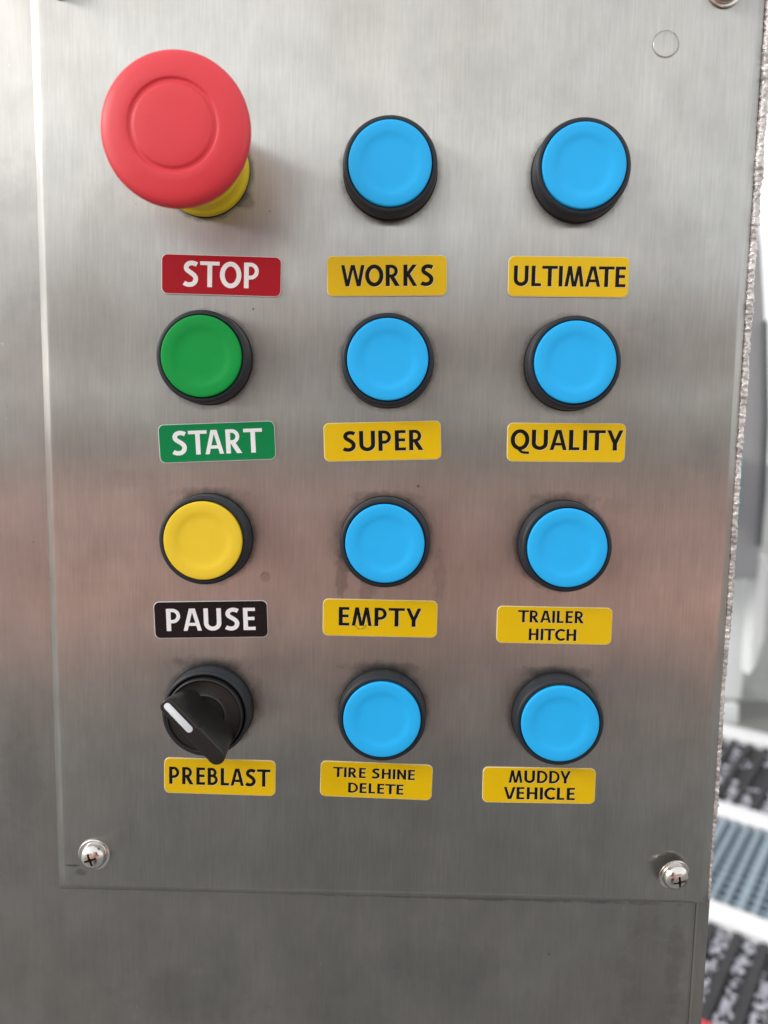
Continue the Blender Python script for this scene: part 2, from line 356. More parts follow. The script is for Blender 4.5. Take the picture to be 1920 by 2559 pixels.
# ------------------------------------------------------------------ selector switch
t = empty("selector_switch", (-60.7 * MM, 0, H0 - 91.6 * MM), "black rotary selector knob with a white pointer above the PREBLAST plate", "selector switch")
from_bm("gasket", lathe(GASK), M['gasket'], t)
from_bm("collar", lathe([(13.0, 0.7), (14.3, 0.7), (14.5, 1.0), (14.55, 3.0), (14.5, 6.0), (14.3, 6.7), (13.8, 7.0), (13.4, 7.0), (13.15, 6.6), (13.1, 3)]), M['collar'], t, True, 28)
from_bm("dial", lathe([(12.7, 2.5), (12.7, 8.2), (12.5, 8.7), (12.2, 8.85), (11.9, 8.75), (11.6, 8.3), (7.4, 8.1), (7.1, 8.3), (6.8, 8.5), (6.5, 8.35), (6.3, 8.0), (0, 8.0)]), M['black'], t, True, 40)
def handle():
    bm = bmesh.new()
    def outline(La, Lb, wn, wp, wq, n_=11):
        """bar along local X; wn half width on the lower left side, wp / wq on the upper right side of the pointer half / other half"""
        pts = []; ra = (wn + wp) / 2; ca = (wp - wn) / 2; rb_ = (wn + wq) / 2; cb = (wq - wn) / 2
        for i in range(n_):
            a = PI / 2 + PI * i / (n_ - 1); pts.append((-La + ra + ra * math.cos(a), ca + ra * math.sin(a)))
        for i in range(n_):
            a = -PI / 2 + PI * i / (n_ - 1); pts.append((Lb - rb_ + rb_ * math.cos(a), cb + rb_ * math.sin(a)))
        pts.append((.6, wq)); pts.append((-.2, wp))
        return pts
    layers = [(7.9, outline(10.8, 12.2, 3.7, 3.9, 3.9)), (13, outline(12.0, 12.6, 3.3, 3.25, 3.45)), (19, outline(13.2, 13.1, 2.85, 2.5, 2.95)), (21.4, outline(13.45, 13.3, 2.7, 2.3, 2.8)),
              (21.75, outline(13.35, 13.2, 2.58, 2.2, 2.7)), (22.0, outline(13.05, 12.9, 2.3, 1.95, 2.42)), (22.05, outline(12.6, 12.5, 1.9, 1.6, 2.0))]
    ring = []
    for h, pts in layers: ring.append([bm.verts.new((x * MM, -h * MM, z * MM)) for x, z in pts])
    for a, b_ in zip(ring, ring[1:]):
        for i in range(len(a)):
            j = (i + 1) % len(a); bm.faces.new((a[i], a[j], b_[j], b_[i]))
    bm.faces.new(ring[-1]); bm.faces.new(ring[0])
    return bm
hd = from_bm("handle", handle(), M['black'], t, True, 22); hd.rotation_euler = (0, R(46.5), 0)
def bar(bm, x0, x1, r, h0, h1, n_=10):
    pts = [(x0 + r + r * math.cos(PI / 2 + PI * i / n_), r * math.sin(PI / 2 + PI * i / n_)) for i in range(n_ + 1)] + [(x1 - r + r * math.cos(-PI / 2 + PI * i / n_), r * math.sin(-PI / 2 + PI * i / n_)) for i in range(n_ + 1)]
    lo = [bm.verts.new((x * MM, -h0 * MM, z * MM)) for x, z in pts]; hi = [bm.verts.new((x * MM, -h1 * MM, z * MM)) for x, z in pts]
    inn = [bm.verts.new((x * .985 * MM + (x0 + x1) / 2 * .015 * MM, -(h1 + .12) * MM, z * .85 * MM)) for x, z in pts]
    for a, b_ in ((lo, hi), (hi, inn)):
        for i in range(len(a)):
            j = (i + 1) % len(a); bm.faces.new((a[i], a[j], b_[j], b_[i]))
    bm.faces.new(inn)
bm = bmesh.new(); bar(bm, -12.3, -.4, 1.12, 21.0, 22.12)
pt = from_bm("pointer", bm, M['white'], hd, True, 40)
# ------------------------------------------------------------------ lettering
W_ = .18
def arc(cx, cy, rx, ry, a0, a1, n_=14):
    return [(cx + rx * math.cos(R(a0 + (a1 - a0) * i / n_)), cy + ry * math.sin(R(a0 + (a1 - a0) * i / n_))) for i in range(n_ + 1)]
h_ = W_ / 2
def catm(P, k=4):
    out = []
    for i in range(len(P) - 1):
        p0 = P[max(0, i - 1)]; p1 = P[i]; p2 = P[i + 1]; p3 = P[min(len(P) - 1, i + 2)]
        for j in range(k):
            t_ = j / k
            out.append(tuple(.5 * ((2 * p1[c]) + (-p0[c] + p2[c]) * t_ + (2 * p0[c] - 5 * p1[c] + 4 * p2[c] - p3[c]) * t_ ** 2 + (-p0[c] + 3 * p1[c] - 3 * p2[c] + p3[c]) * t_ ** 3) for c in (0, 1)))
    return out + [P[-1]]
def dg(x0, y0, x1, y1, w_=None):          # diagonal cut level at both ends
    L_ = math.hypot(x1 - x0, y1 - y0); hw = (w_ or W_) * L_ / abs(y1 - y0) / 2
    return ('q', [(x0 - hw, y0), (x0 + hw, y0), (x1 + hw, y1), (x1 - hw, y1)])
def st(x, y0=0, y1=1): return ('q', [(x - h_, y0), (x + h_, y0), (x + h_, y1), (x - h_, y1)])
def hb(x0, x1, y, w_=.145): return ('q', [(x0, y - w_ / 2), (x1, y - w_ / 2), (x1, y + w_ / 2), (x0, y + w_ / 2)])
def rb(pts, closed=False, w_=None): return ('r', pts, closed, w_ or W_)
T_ = .9275; B_ = .0725
G = {
 'S': (.58, [rb(catm([(.525, .865), (.42, .91), (.30, .922), (.175, .875), (.115, .765), (.145, .655), (.27, .56), (.40, .465), (.475, .345), (.455, .205), (.36, .105), (.225, .078), (.11, .10), (.03, .145)]))]),
 'T': (.74, [hb(0, .74, T_), ('q', [(.37 - h_, 0), (.37 + h_, 0), (.37 + h_, .9), (.37 - h_, .9)])]),
 'O': (.80, [rb(arc(.40, .5, .318, .428, 0, 360, 32)[:-1], True)]),
 'Q': (.80, [rb(arc(.40, .5, .318, .428, 0, 360, 32)[:-1], True), rb(catm([(.34, .05), (.44, -.07), (.56, -.135), (.80, -.145)]), False, .12)]),
 'P': (.58, [st(h_), rb([(.06, T_), (.24, T_)] + arc(.25, .675, .235, T_ - .675, 90, -90) + [(.24, .4225), (.06, .4225)], False, .15)]),
 'R': (.64, [st(h_), rb([(.06, T_), (.24, T_)] + arc(.25, .70, .215, T_ - .70, 90, -90) + [(.24, .4725), (.06, .4725)], False, .15), dg(.525, 0, .255, .48)]),
 'B': (.58, [st(h_), rb([(.06, T_), (.22, T_)] + arc(.23, .73, .195, T_ - .73, 90, -90) + [(.06, .5325)], False, .145), rb([(.06, .54), (.22, .54)] + arc(.24, .306, .25, .234, 90, -90) + [(.06, B_)], False, .145)]),
 'U': (.70, [rb([(h_, 1), (h_, .34)] + arc(.35, .34, .35 - h_, .34 - h_ + .005, 180, 360, 16) + [(.70 - h_, 1)])]),
 'D': (.70, [st(h_), rb([(.06, T_), (.24, T_)] + arc(.25, .5, .365, T_ - .5, 90, -90, 18) + [(.06, B_)], False, .15)]),
 'C': (.66, [rb(arc(.41, .5, .33, .425, 48, 312, 22))]),
 'E': (.48, [st(h_), hb(.06, .48, T_), hb(.06, .45, .52), hb(.06, .485, B_)]),
 'L': (.46, [st(h_), hb(.06, .46, B_)]),
 'I': (.165, [st(h_)]),
 'H': (.66, [st(h_), st(.66 - h_), hb(.06, .60, .52)]),
 'N': (.66, [st(h_), st(.66 - h_), dg(.585, 0, .075, 1, .15)]),
 'K': (.62, [st(h_), dg(.12, .46, .50, 1, .16), dg(.52, 0, .18, .60, .16)]),
 'A': (.74, [dg(.085, 0, .33, 1, .155), dg(.655, 0, .41, 1, .155), hb(.17, .57, .29, .135)]),
 'V': (.72, [dg(.33, 0, .085, 1, .155), dg(.39, 0, .635, 1, .155)]),
 'Y': (.70, [('q', [(.35 - h_, 0), (.35 + h_, 0), (.35 + h_, .44), (.35 - h_, .44)]), dg(.335, .36, .09, 1, .155), dg(.365, .36, .61, 1, .155)]),
 'W': (1.06, [dg(.27, 0, .085, 1, .15), dg(.29, 0, .51, 1, .13), dg(.77, 0, .55, 1, .13), dg(.79, 0, .975, 1, .15)]),
 'M': (.92, [dg(.08, 0, .235, 1, .155), dg(.43, 0, .25, 1, .14), dg(.49, 0, .67, 1, .14), dg(.84, 0, .685, 1, .155)]),
}
def spacing(a, b_):
    s = .15
    if a in 'TYVW' or b_ in 'TYVW': s -= .085
    if a == 'A' or b_ == 'A': s -= .06
    if a in 'OQDC' or b_ in 'OQC': s -= .04
    if a == 'L' and b_ in 'TY': s -= .02
    if (a, b_) in (('T', 'A'), ('A', 'T')): s -= .10
    if a == 'M' or b_ == 'M': s -= .03
    return s
def ribbon(pts, closed, w_):
    P = [Vector(p) for p in pts]; N = len(P); Lf, Rt = [], []
    for i in range(N):
        if closed: a, c = P[i - 1], P[(i + 1) % N]
        else: a, c = P[max(0, i - 1)], P[min(N - 1, i + 1)]
        p = P[i]; e1 = (p - a); e2 = (c - p)
        e1 = e1.normalized() if e1.length > 1e-9 else e2.normalized(); e2 = e2.normalized() if e2.length > 1e-9 else e1
        n1 = Vector((-e1.y, e1.x)); n2 = Vector((-e2.y, e2.x)); nn = (n1 + n2).normalized(); k = w_ / 2 / max(.6, nn.dot(n1))
        Lf.append(p + nn * k); Rt.append(p - nn * k)
    return Lf, Rt
def letters_bm(line_specs, LW, LH, top, dx=0., dz=0., grow=0.):
    """raised strokes; each stroke ends on its own level so that no two tops share a plane"""
    bm = bmesh.new(); lvl = 0
    for (txt, u0, u1, v0, v1, skew) in line_specs:
        xs = 0; place = []
        for i, c in enumerate(txt):
            if c == ' ': xs += .46; continue
            if i and txt[i - 1] != ' ': xs += spacing(txt[i - 1], c)
            place.append((c, xs)); xs += G[c][0]
        X0 = (u0 - .5) * LW; X1 = (u1 - .5) * LW; Z0 = (.5 - v1) * LH; Z1 = (.5 - v0) * LH
        sx = (X1 - X0) / xs; sz = Z1 - Z0
        def tr(p, off):
            x = X0 + (p[0] + off) * sx; z = Z0 + p[1] * sz + skew * (x / LW)
            return (x + dx, z + dz)
        for c, off in place:
            for k, s_ in enumerate(G[c][1]):
                ht = top + .012 * k
                if s_[0] == 'q': polys = [[tr(p, off) for p in s_[1]]]; quads = [(0, 1, 2, 3)]; V = polys[0]; loop = [0, 1, 2, 3]
                if s_[0] == 'q':
                    vt = [bm.verts.new((x * MM, -ht * MM, z * MM)) for x, z in V]; vb = [bm.verts.new((x * MM, -(top - .25 - .004 * k) * MM, z * MM)) for x, z in V]
                    bm.faces.new(vt); bm.faces.new(vb[::-1])
                    for i in range(4): j = (i + 1) % 4; bm.faces.new((vt[i], vb[i], vb[j], vt[j]))
                else:
                    Lf, Rt = ribbon(s_[1], s_[2], s_[3])
                    mk = lambda q, hh: [bm.verts.new((tr(p, off)[0] * MM, -hh * MM, tr(p, off)[1] * MM)) for p in q]
                    lt, rt = mk(Lf, ht), mk(Rt, ht); lb, rb_ = mk(Lf, top - .25), mk(Rt, top - .25)
                    N = len(lt)
                    for i in range(N if s_[2] else N - 1):
                        j = (i + 1) % N
                        bm.faces.new((lt[i], rt[i], rt[j], lt[j])); bm.faces.new((lt[i], lt[j], lb[j], lb[i])); bm.faces.new((rt[i], rb_[i], rb_[j], rt[j]))
                    if not s_[2]:
                        for i in (0, N - 1): bm.faces.new((lt[i], lb[i], rb_[i], rt[i]))
    return bm
def rrect(wd, ht, r, n_=7):
    pts = []
    for cx, cz, a0 in ((wd / 2 - r, ht / 2 - r, 0), (-wd / 2 + r, ht / 2 - r, 90), (-wd / 2 + r, -ht / 2 + r, 180), (wd / 2 - r, -ht / 2 + r, 270)):
        for i in range(n_ + 1):
            a = R(a0 + 90 * i / n_); pts.append((cx + r * math.cos(a), cz + r * math.sin(a)))
    return pts
def slab(levels):
    bm = bmesh.new(); rg = []
    for h, pts in levels: rg.append([bm.verts.new((x * MM, -h * MM, z * MM)) for x, z in pts])
    for a, b_ in zip(rg, rg[1:]):
        for i in range(len(a)):
            j = (i + 1) % len(a); bm.faces.new((a[i], a[j], b_[j], b_[i]))
    bm.faces.new(rg[-1]); bm.faces.new(rg[0])
    return bm
LW, LH = 38.2, 12.6
def label(x, z, ang, face, edge, ink, lines, text, desc, wd=LW, ht=LH):
    t = empty("word_plate", (x * MM, 0, H0 + z * MM), desc, "label plate", "word plates under the buttons", -R(ang))
    from_bm("backing", slab([(.02, rrect(wd, ht, 1.9)), (.30, rrect(wd, ht, 1.9)), (.46, rrect(wd - .3, ht - .3, 1.8))]), M[edge], t, True, 30)
    o = from_bm("face", slab([(.3, rrect(wd - .42, ht - .42, 1.75)), (.485, rrect(wd - .42, ht - .42, 1.75)), (.53, rrect(wd - .55, ht - .55, 1.7))]), M[face], t, True, 30)
    o.location = (.00004, 0, .00006)
    if ink == 'ink_k': from_bm("letter_lit_edge", letters_bm(lines, wd, ht, .545, .20, -.17), M['edge_y'], t, False)  # pale offset copy paints the lit wall of engraved letters
    from_bm("lettering", letters_bm(lines, wd, ht, .60), M[ink], t, False)
    return t
label(-57.27, 50.76, -.54, 'lab_r', 'edge_w', 'ink_w', [('STOP', .184, .818, .163, .80, .0)], 'STOP', "red plate with white letters reading STOP", 38.4, 12.5)
label(-4.4, 51.71, 1.6, 'lab_y', 'edge_y', 'ink_k', [('WORKS', .119, .89, .228, .75, .0)], 'WORKS', "yellow plate with black letters reading WORKS")
label(53.13, 52.6, .51, 'lab_y', 'edge_y', 'ink_k', [('ULTIMATE', .048, .97, .238, .738, .0)], 'ULTIMATE', "yellow plate with black letters reading ULTIMATE")
label(-58.55, -2.24, 3.4, 'lab_g', 'edge_w', 'ink_w', [('START', .117, .891, .18, .80, .0)], 'START', "green plate with white letters reading START")
label(-4.56, -.67, 2.6, 'lab_y', 'edge_y', 'ink_k', [('SUPER', .163, .85, .222, .742, .0)], 'SUPER', "yellow plate with black letters reading SUPER")
label(54.95, .34, .9, 'lab_y', 'edge_y', 'ink_k', [('QUALITY', .031, .978, .175, .69, .0)], 'QUALITY', "yellow plate with black letters reading QUALITY")
label(-60.51, -61.36, 2.4, 'lab_k', 'edge_w', 'ink_w', [('PAUSE', .11, .891, .19, .79, .0)], 'PAUSE', "black plate with white letters reading PAUSE")
emp = label(-3.98, -59.31, .4, 'lab_y', 'edge_y', 'ink_k', [('EMPTY', .141, .86, .214, .708, .0)], 'EMPTY', "yellow plate with black letters reading EMPTY")
bm = bmesh.new(); q0 = None
for i in range(25):                          # brown drip mark dried on the plate
    a = R(185 + 170 * i / 24); w_ = .10 + .07 * math.sin(i * .9)
    c_ = (-6.5 + 1.75 * math.cos(a), -2.2 + 1.5 * math.sin(a))
    q1 = [bm.verts.new(((c_[0] + k * w_ * math.cos(a)) * MM, -.66 * MM if abs(k) < 1 else -.50 * MM, (c_[1] + k * w_ * math.sin(a)) * MM)) for k in (-1, -.4, .4, 1)]
    if q0:
        for k in range(3): bm.faces.new((q0[k], q1[k], q1[k + 1], q0[k + 1]))
    q0 = q1
from_bm("smudge", bm, plastic("dried_brown_dirt", (.30, .16, .03), .5), emp)
label(53.92, -60.11, .5, 'lab_y', 'edge_y', 'ink_k', [('TRAILER', .184, .754, .104, .425, .0), ('HITCH', .282, .692, .59, .90, .0)], 'TRAILER HITCH', "yellow plate with two lines reading TRAILER HITCH")
label(-57.42, -116.08, .0, 'lab_y', 'edge_y', 'ink_k', [('PREBLAST', .047, .955, .246, .728, .0)], 'PREBLAST', "yellow plate with black letters reading PREBLAST")
label(-3.95, -115.69, -.6, 'lab_y', 'edge_y', 'ink_k', [('TIRE SHINE', .115, .841, .155, .432, .0), ('DELETE', .253, .745, .58, .856, .0)], 'TIRE', "yellow plate with two lines reading TIRE SHINE DELETE")
label(51.31, -115.65, .9, 'lab_y', 'edge_y', 'ink_k', [('MUDDY', .231, .777, .078, .422, .0), ('VEHICLE', .19, .818, .547, .884, .0)], 'MUDDY', "yellow plate with two lines reading MUDDY VEHICLE")
# ------------------------------------------------------------------ screws
def screw_head(rot, rust=True):
    bm = lathe([(2.3, -.4), (4.35, .1), (4.5, .5), (4.45, 1.1), (4.2, 1.8), (3.6, 2.5), (2.7, 3.1), (1.6, 3.45), (0, 3.6)], 64)
    bmesh.ops.holes_fill(bm, edges=[e for e in bm.edges if e.is_boundary]); bmesh.ops.recalc_face_normals(bm, faces=bm.faces)
    me = bpy.data.meshes.new("head"); bm.to_mesh(me); bm.free()
    o = bpy.data.objects.new("head", me); COL.objects.link(o); me.materials.append(M['screw']); me.materials.append(M['rust'])
    cut = bmesh.new()
    c, s = math.cos(rot), math.sin(rot)
    pl = [(.42, 2.5), (.42, .75), (.75, .42), (2.5, .42), (2.5, -.42), (.75, -.42), (.42, -.75), (.42, -2.5), (-.42, -2.5), (-.42, -.75), (-.75, -.42), (-2.5, -.42), (-2.5, .42), (-.75, .42), (-.42, .75), (-.42, 2.5)]
    lv = []
    for h, k in ((1.2, .45), (4.5, 1.12)): lv.append([cut.verts.new(((x * c - z * s) * k * MM, -h * MM, (x * s + z * c) * k * MM)) for x, z in pl])
    for i in range(len(pl)):
        j = (i + 1) % len(pl); cut.faces.new((lv[0][i], lv[0][j], lv[1][j], lv[1][i]))
    cut.faces.new(lv[0]); cut.faces.new(lv[1]); bmesh.ops.recalc_face_normals(cut, faces=cut.faces)
    cm = bpy.data.meshes.new("cut"); cut.to_mesh(cm); cut.free(); cm.materials.append(M['screw']); cm.materials.append(M['rust'])
    for p in cm.polygons: p.material_index = 1
    co = bpy.data.objects.new("cut", cm); COL.objects.link(co)
    md = o.modifiers.new("b", 'BOOLEAN'); md.operation = 'DIFFERENCE'; md.object = co; md.solver = 'EXACT'
    try: md.material_mode = 'TRANSFER'
    except Exception: pass
    bpy.context.view_layer.update()
    dg_ = bpy.context.evaluated_depsgraph_get(); nm = bpy.data.meshes.new_from_object(o.evaluated_get(dg_))
    bpy.data.objects.remove(co); o.modifiers.clear(); o.data = nm; nm.name = "head"
    if nm.materials and len(nm.materials) < 2: nm.materials.append(M['rust'])
    for p in nm.polygons: p.use_smooth = True
    nm.set_sharp_from_angle(angle=R(35))
    return o
for (x, z, rt, tilt, lab) in ((-101.0, -145.5, .35, (0, 0), "round cross head screw at the bottom left corner of the panel"),
                              (98.0, -144.8, .2, (R(9), R(11)), "loose tilted cross head screw at the bottom right corner of the panel"),
                              (96.5, 139.0, .9, (0, 0), "screw cut off by the top edge near the top right corner"),
                              (-107.5, 138.6, .6, (0, 0), "screw almost wholly out of view above the top left corner")):
    t = empty("screw", (x * MM, 0 if tilt == (0, 0) else -.0017, H0 + z * MM), lab, "screw", "screws holding the panel")
    o = screw_head(rt); o.parent = t; o.location = (0, -.0007, 0)
    from_bm("washer", lathe([(2, .05), (5.4, .05), (5.55, .3), (5.5, .62), (5.2, .8), (2, .85)], 64), M['screw'], t, True, 30)
    t.rotation_euler = (tilt[0], 0, tilt[1])
o = from_bm("plug_stud", lathe([(3.95, -.02), (3.78, .03), (3.7, .10), (3.55, .13), (1.9, .15), (0, .155)], 64), M['plate'], None, True, 20)
o.location = (79.6 * MM, 0, H0 + 122.9 * MM); tag(o, "small round stud flush in the steel near the top right corner", "stud")
# ------------------------------------------------------------------ wash bay behind, out of focus
def simple(name, col, rough=.5, scale=8., var=.15, bump=0.0, metal=0.0, detail=4.):
    m, n, b = newmat(name); v = mapping(n, (1, 1, 1))
    f = mrange(n, noisen(n, v, scale, detail, .6), .3, .7, 1 - var, 1 + var)
    mx = nd(n, "ShaderNodeMix", data_type='RGBA', blend_type='MULTIPLY'); mx.inputs[0].default_value = 1
    mx.inputs[6].default_value = (*col, 1); n.links.new(f, mx.inputs[7]); n.links.new(mx.outputs[2], b.inputs['Base Color'])
    b.inputs['Roughness'].default_value = rough; b.inputs['Metallic'].default_value = metal
    if bump:
        bp = nd(n, "ShaderNodeBump"); bp.inputs['Distance'].default_value = bump; n.links.new(noisen(n, v, scale * 6, 4), bp.inputs['Height']); n.links.new(bp.outputs[0], b.inputs['Normal'])
    return m
M['floor'] = simple("wet_concrete", (.20, .20, .195), .5, 3., .18, .002)
M['curb'] = simple("white_enamel", (.80, .80, .82), .3, 6., .06)
M['galv'] = simple("galvanised_steel", (.26, .33, .39), .4, 30., .1)
M['matk'] = simple("black_mat_rubber", (.018, .018, .021), .5, 20., .3, .002)
M['drain'] = simple("dark_drain", (.02, .04, .048), .6)
M['drop'] = simple("grey_wet_lumps", (.58, .58, .66), .3, 60., .35)
M['house'] = simple("white_painted_steel", (.78, .80, .80), .35, 2., .05)
M['greyp'] = simple("grey_painted_steel", (.34, .34, .355), .4, 2., .08)
M['dkgrey'] = simple("dark_grey_paint", (.09, .10, .105), .4)
M['teal'] = simple("teal_paint", (.16, .30, .33), .4)
M['red'] = simple("red_enamel", (.62, .03, .05), .35)
bm = bmesh.new(); box_bm(bm, -60, 60, -60, 60, -.3, 0)
tag(from_bm("ground", bm, M['floor'], None, False), kind='structure')
M['added_paving'] = simple("added_pink_paving", (.86, .46, .38), .8, .5, .14, .003)
for ya, yb in ((-7.3, -4.15), (-17, -10.0)):  # unseen pink strips added for the pink bands mirrored in the steel
    bm = bmesh.new(); box_bm(bm, -40, 40, ya, yb, -.1, .004)
    tag(from_bm("added_pavement", bm, M['added_paving'], None, False), kind='structure')
M['added_bwall'] = simple("added_wall_render", (.34, .35, .315), .8, .6, .12)
M['added_fascia'] = simple("added_canopy_paint", (.36, .32, .31), .6, .4, .06)
bm = bmesh.new(); box_bm(bm, -30, 30, -24.3, -24, 0, 2.65); bevel(bm, .03, 1)  # unseen wall added for the dull band it mirrors in the steel
tag(from_bm("added_wall", bm, M['added_bwall'], None), "long grey green wall out of view, added to mirror as a dull band in the steel", "wall")
cn = empty("added_canopy", (0, -26, 0), "unseen grey canopy on posts behind the added wall, put in to shape the mirrored bands", "added_canopy"); bpy.context.view_layer.update()  # unseen roof added so the slot below it mirrors as a bright streak
bm = bmesh.new(); box_bm(bm, -28, 28, -31, -25, 3.85, 6.6); bevel(bm, .05, 1)
o = from_bm("added_roof", bm, M['added_fascia'], None); o.parent = cn; o.matrix_parent_inverse = cn.matrix_world.inverted()
for xx in (-21, -7, 7, 21):
    bm = bmesh.new(); box_bm(bm, xx - .15, xx + .15, -28.15, -27.85, 0, 3.85)
    o = from_bm("post", bm, M['added_fascia'], None); o.parent = cn; o.matrix_parent_inverse = cn.matrix_world.inverted()
# floor frame of the wash lane
A_ = R(54); e2 = Vector((math.cos(A_), math.sin(A_), 0)); e1 = Vector((math.sin(A_), -math.cos(A_), 0))
LM = Matrix((e1, e2, Vector((0, 0, 1)))).transposed().to_4x4(); LM.translation = Vector((0, -.24, 0))
def lane(name, u0, u1, v0, v1, z0, z1, mat, parent=None, bev=0.0):
    bm = bmesh.new(); box_bm(bm, u0, u1, v0, v1, z0, z1)
    if bev: bevel(bm, bev, 2)
    bmesh.ops.transform(bm, matrix=LM, verts=bm.verts)
    return from_bm(name, bm, mat, parent, True, 35)
for (v0, v1, hh, lb) in ((2.123, 2.220, .035, "nearest blurred white rail along the front of the floor grating"), (2.765, 2.885, .035, "middle blurred white rail along the far side of the floor grating"), (3.560, 3.680, .05, "farthest blurred white rail at the foot of the white housing")):
    tag(lane("lane_rail", -1.6, 1.4, v0, v1, 0.0, hh, M['curb'], None, .012), lb, "rail", "white rails across the wash floor")
g = empty("floor_grating", LM @ Vector((-.3, 2.5, 0)), "grey steel floor grating between two white rails behind the panel", "grating")
gp = lambda o: setattr(o, 'matrix_parent_inverse', g.matrix_world.inverted())
bpy.context.view_layer.update()
def gchild(o): o.parent = g; gp(o); return o
gchild(lane("tray", -1.2, 1.0, 2.222, 2.763, .001, .004, M['drain']))
u = -.62; i = 0
while u < .12:
    gchild(lane("bearing_bar", u - (.010 if i % 4 == 3 else .006), u + (.010 if i % 4 == 3 else .006), 2.223, 2.762, .005, .032, M['galv'])); u += .038; i += 1
vv = 2.262
while vv < 2.76:
    gchild(lane("cross_bar", -.66, .14, vv - .006, vv + .006, .008, .024, M['galv'])); vv += .0455
ib = bmesh.new(); bmesh.ops.create_icosphere(ib, subdivisions=1, radius=1.0); ib.verts.index_update()
ICO_V = [tuple(v.co) for v in ib.verts]; ICO_F = [tuple(v.index for v in f.verts) for f in ib.faces]; ib.free()
def ribmat(name, v0, v1, lab, off, lumps):
    t = empty(name, LM @ Vector((-.3, (v0 + v1) / 2, 0)), lab, "floor mat", "black ribbed mats on the wash floor")
    bpy.context.view_layer.update()
    o = lane("base", -1.4, 1.2, v0, v1, .001, .010, M['matk']); o.parent = t; o.matrix_parent_inverse = t.matrix_world.inverted()
    u = -.80 + off
    while u < .3:
        o = lane("rib", u - .012, u + .012, v0 + .005, v1 - .005, .010, .030, M['matk'], None, .004); o.parent = t; o.matrix_parent_inverse = t.matrix_world.inverted()
        u += .066
    bm = bmesh.new(); rnd = random.Random(lumps); GV, GF = [], []
    k = 0
    while k < (3400 if lumps == 1 else 900):
        j = rnd.randint(0, 16); uu = -.80 + off + .033 + j * .066 + rnd.uniform(-.017, .017); v_ = rnd.uniform(v0, v1) if lumps == 1 else v0 + (v1 - v0) * rnd.random() ** 1.8
        if lumps == 2 and noise.noise(Vector((uu * 9, v_ * 5, 2))) < -.05: k += 1; continue
        r_ = rnd.uniform(.0035, .0085) if lumps == 1 else rnd.uniform(.006, .011)
        sc = (r_ * rnd.uniform(.8, 1.2), r_ * rnd.uniform(.8, 1.3), r_ * .8); k += 1
        bv = len(GV); GV.extend((uu + c[0] * sc[0], v_ + c[1] * sc[1], .010 + r_ * .4 + c[2] * sc[2]) for c in ICO_V); GF.extend(tuple(bv + i for i in f) for f in ICO_F)
    me_ = bpy.data.meshes.new("g"); me_.from_pydata(GV, [], GF); bm.from_mesh(me_); bpy.data.meshes.remove(me_)
    bmesh.ops.transform(bm, matrix=LM, verts=bm.verts)
    o = from_bm("wet_gravel", bm, M['drop'], None, True, 80); tag(o, "pale wet pebbles lying between the ribs of the %s mat" % ("nearer" if lumps == 1 else "farther"), "gravel", None, 'stuff')
ribmat("ribbed_mat", 1.0, 2.115, "nearer black ribbed mat strewn with pale pebbles, at the bottom right", .004, 1)
ribmat("ribbed_mat", 2.893, 3.555, "farther black ribbed mat between two white rails", .03, 2)
# white housing of the wash machine behind the farthest rail
def slabobj(name, outline_px, Y, depth, mat, parent=None, bev=.006):
    """solid with a front outline standing in the plane y = Y and real depth behind it"""
    bm = bmesh.new(); f_ = [at(px, py, Y) for px, py in outline_px]
    a = [bm.verts.new(p) for p in f_]; b_ = [bm.verts.new(p + Vector((0, depth, 0))) for p in f_]
    bm.faces.new(a); bm.faces.new(b_[::-1])
    for i in range(len(a)):
        j = (i + 1) % len(a); bm.faces.new((a[i], b_[i], b_[j], a[j]))
    if bev: bevel(bm, bev, 2)
    o = from_bm(name, bm, mat, None, True, 30)
    if parent: o.parent = parent; o.matrix_parent_inverse = parent.matrix_world.inverted()
    return o
hb_ = empty("machine_housing", (at(1850, 1800, 3.4).x, 3.4, 0), "white painted machine housing standing behind the farthest rail", "machine"); bpy.context.view_layer.update()
slabobj("column", [(1770, 1440), (1888, 1450), (1870, 1600), (1853, 1748), (1750, 1744)], 3.30, .25, M['house'], hb_, .01)
slabobj("foot", [(1745, 1756), (1848, 1760), (1846, 1822), (1740, 1815)], 3.28, .30, M['house'], hb_, .01)
slabobj("side_panel", [(1700, 1420), (2050, 1420), (2060, 1900), (1690, 1850)], 3.62, .10, M['greyp2'] if 'greyp2' in M else simple("light_grey_paint", (.52, .54, .52), .4), hb_, .01)
slabobj("spout", [(1893, 1385), (1925, 1392), (1908, 1600), (1892, 1665), (1872, 1690), (1880, 1600)], 3.15, .10, M['house'], hb_, .012)
slabobj("lamp_block", [(1832, 1358), (1856, 1358), (1856, 1396), (1828, 1396)], 3.1, .06, M['curb'], hb_, .01)  # white block standing for a lamp-like bright spot
slabobj("cap_knob", [(1828, 1310), (1850, 1310), (1850, 1342), (1826, 1342)], 3.1, .06, M['dkgrey'], hb_, .01)
gc = empty("wash_arch_post", (at(1870, 1000, 3.0).x, 3.0, 0), "grey rounded post of the wash arch beside the panel's right edge", "post"); bpy.context.view_layer.update()
slabobj("post_body", [(1892, 500), (1903, 620), (1911, 760), (1917, 900), (1919, 1050), (1914, 1220), (1904, 1365), (1896, 1450), (1700, 1450), (1740, 1000), (1800, 620), (1862, 470)], 3.0, .35, M['greyp'], gc, .02)
slabobj("trim_strip", [(1914, 800), (1921, 800), (1924, 1050), (1916, 1240), (1905, 1365), (1897, 1365), (1908, 1230), (1916, 1050)], 2.96, .03, M['dkgrey'], gc, .003)
slabobj("teal_panel", [(1790, 1130), (1858, 1135), (1846, 1300), (1770, 1300)], 2.95, .03, M['teal'], gc, .004)
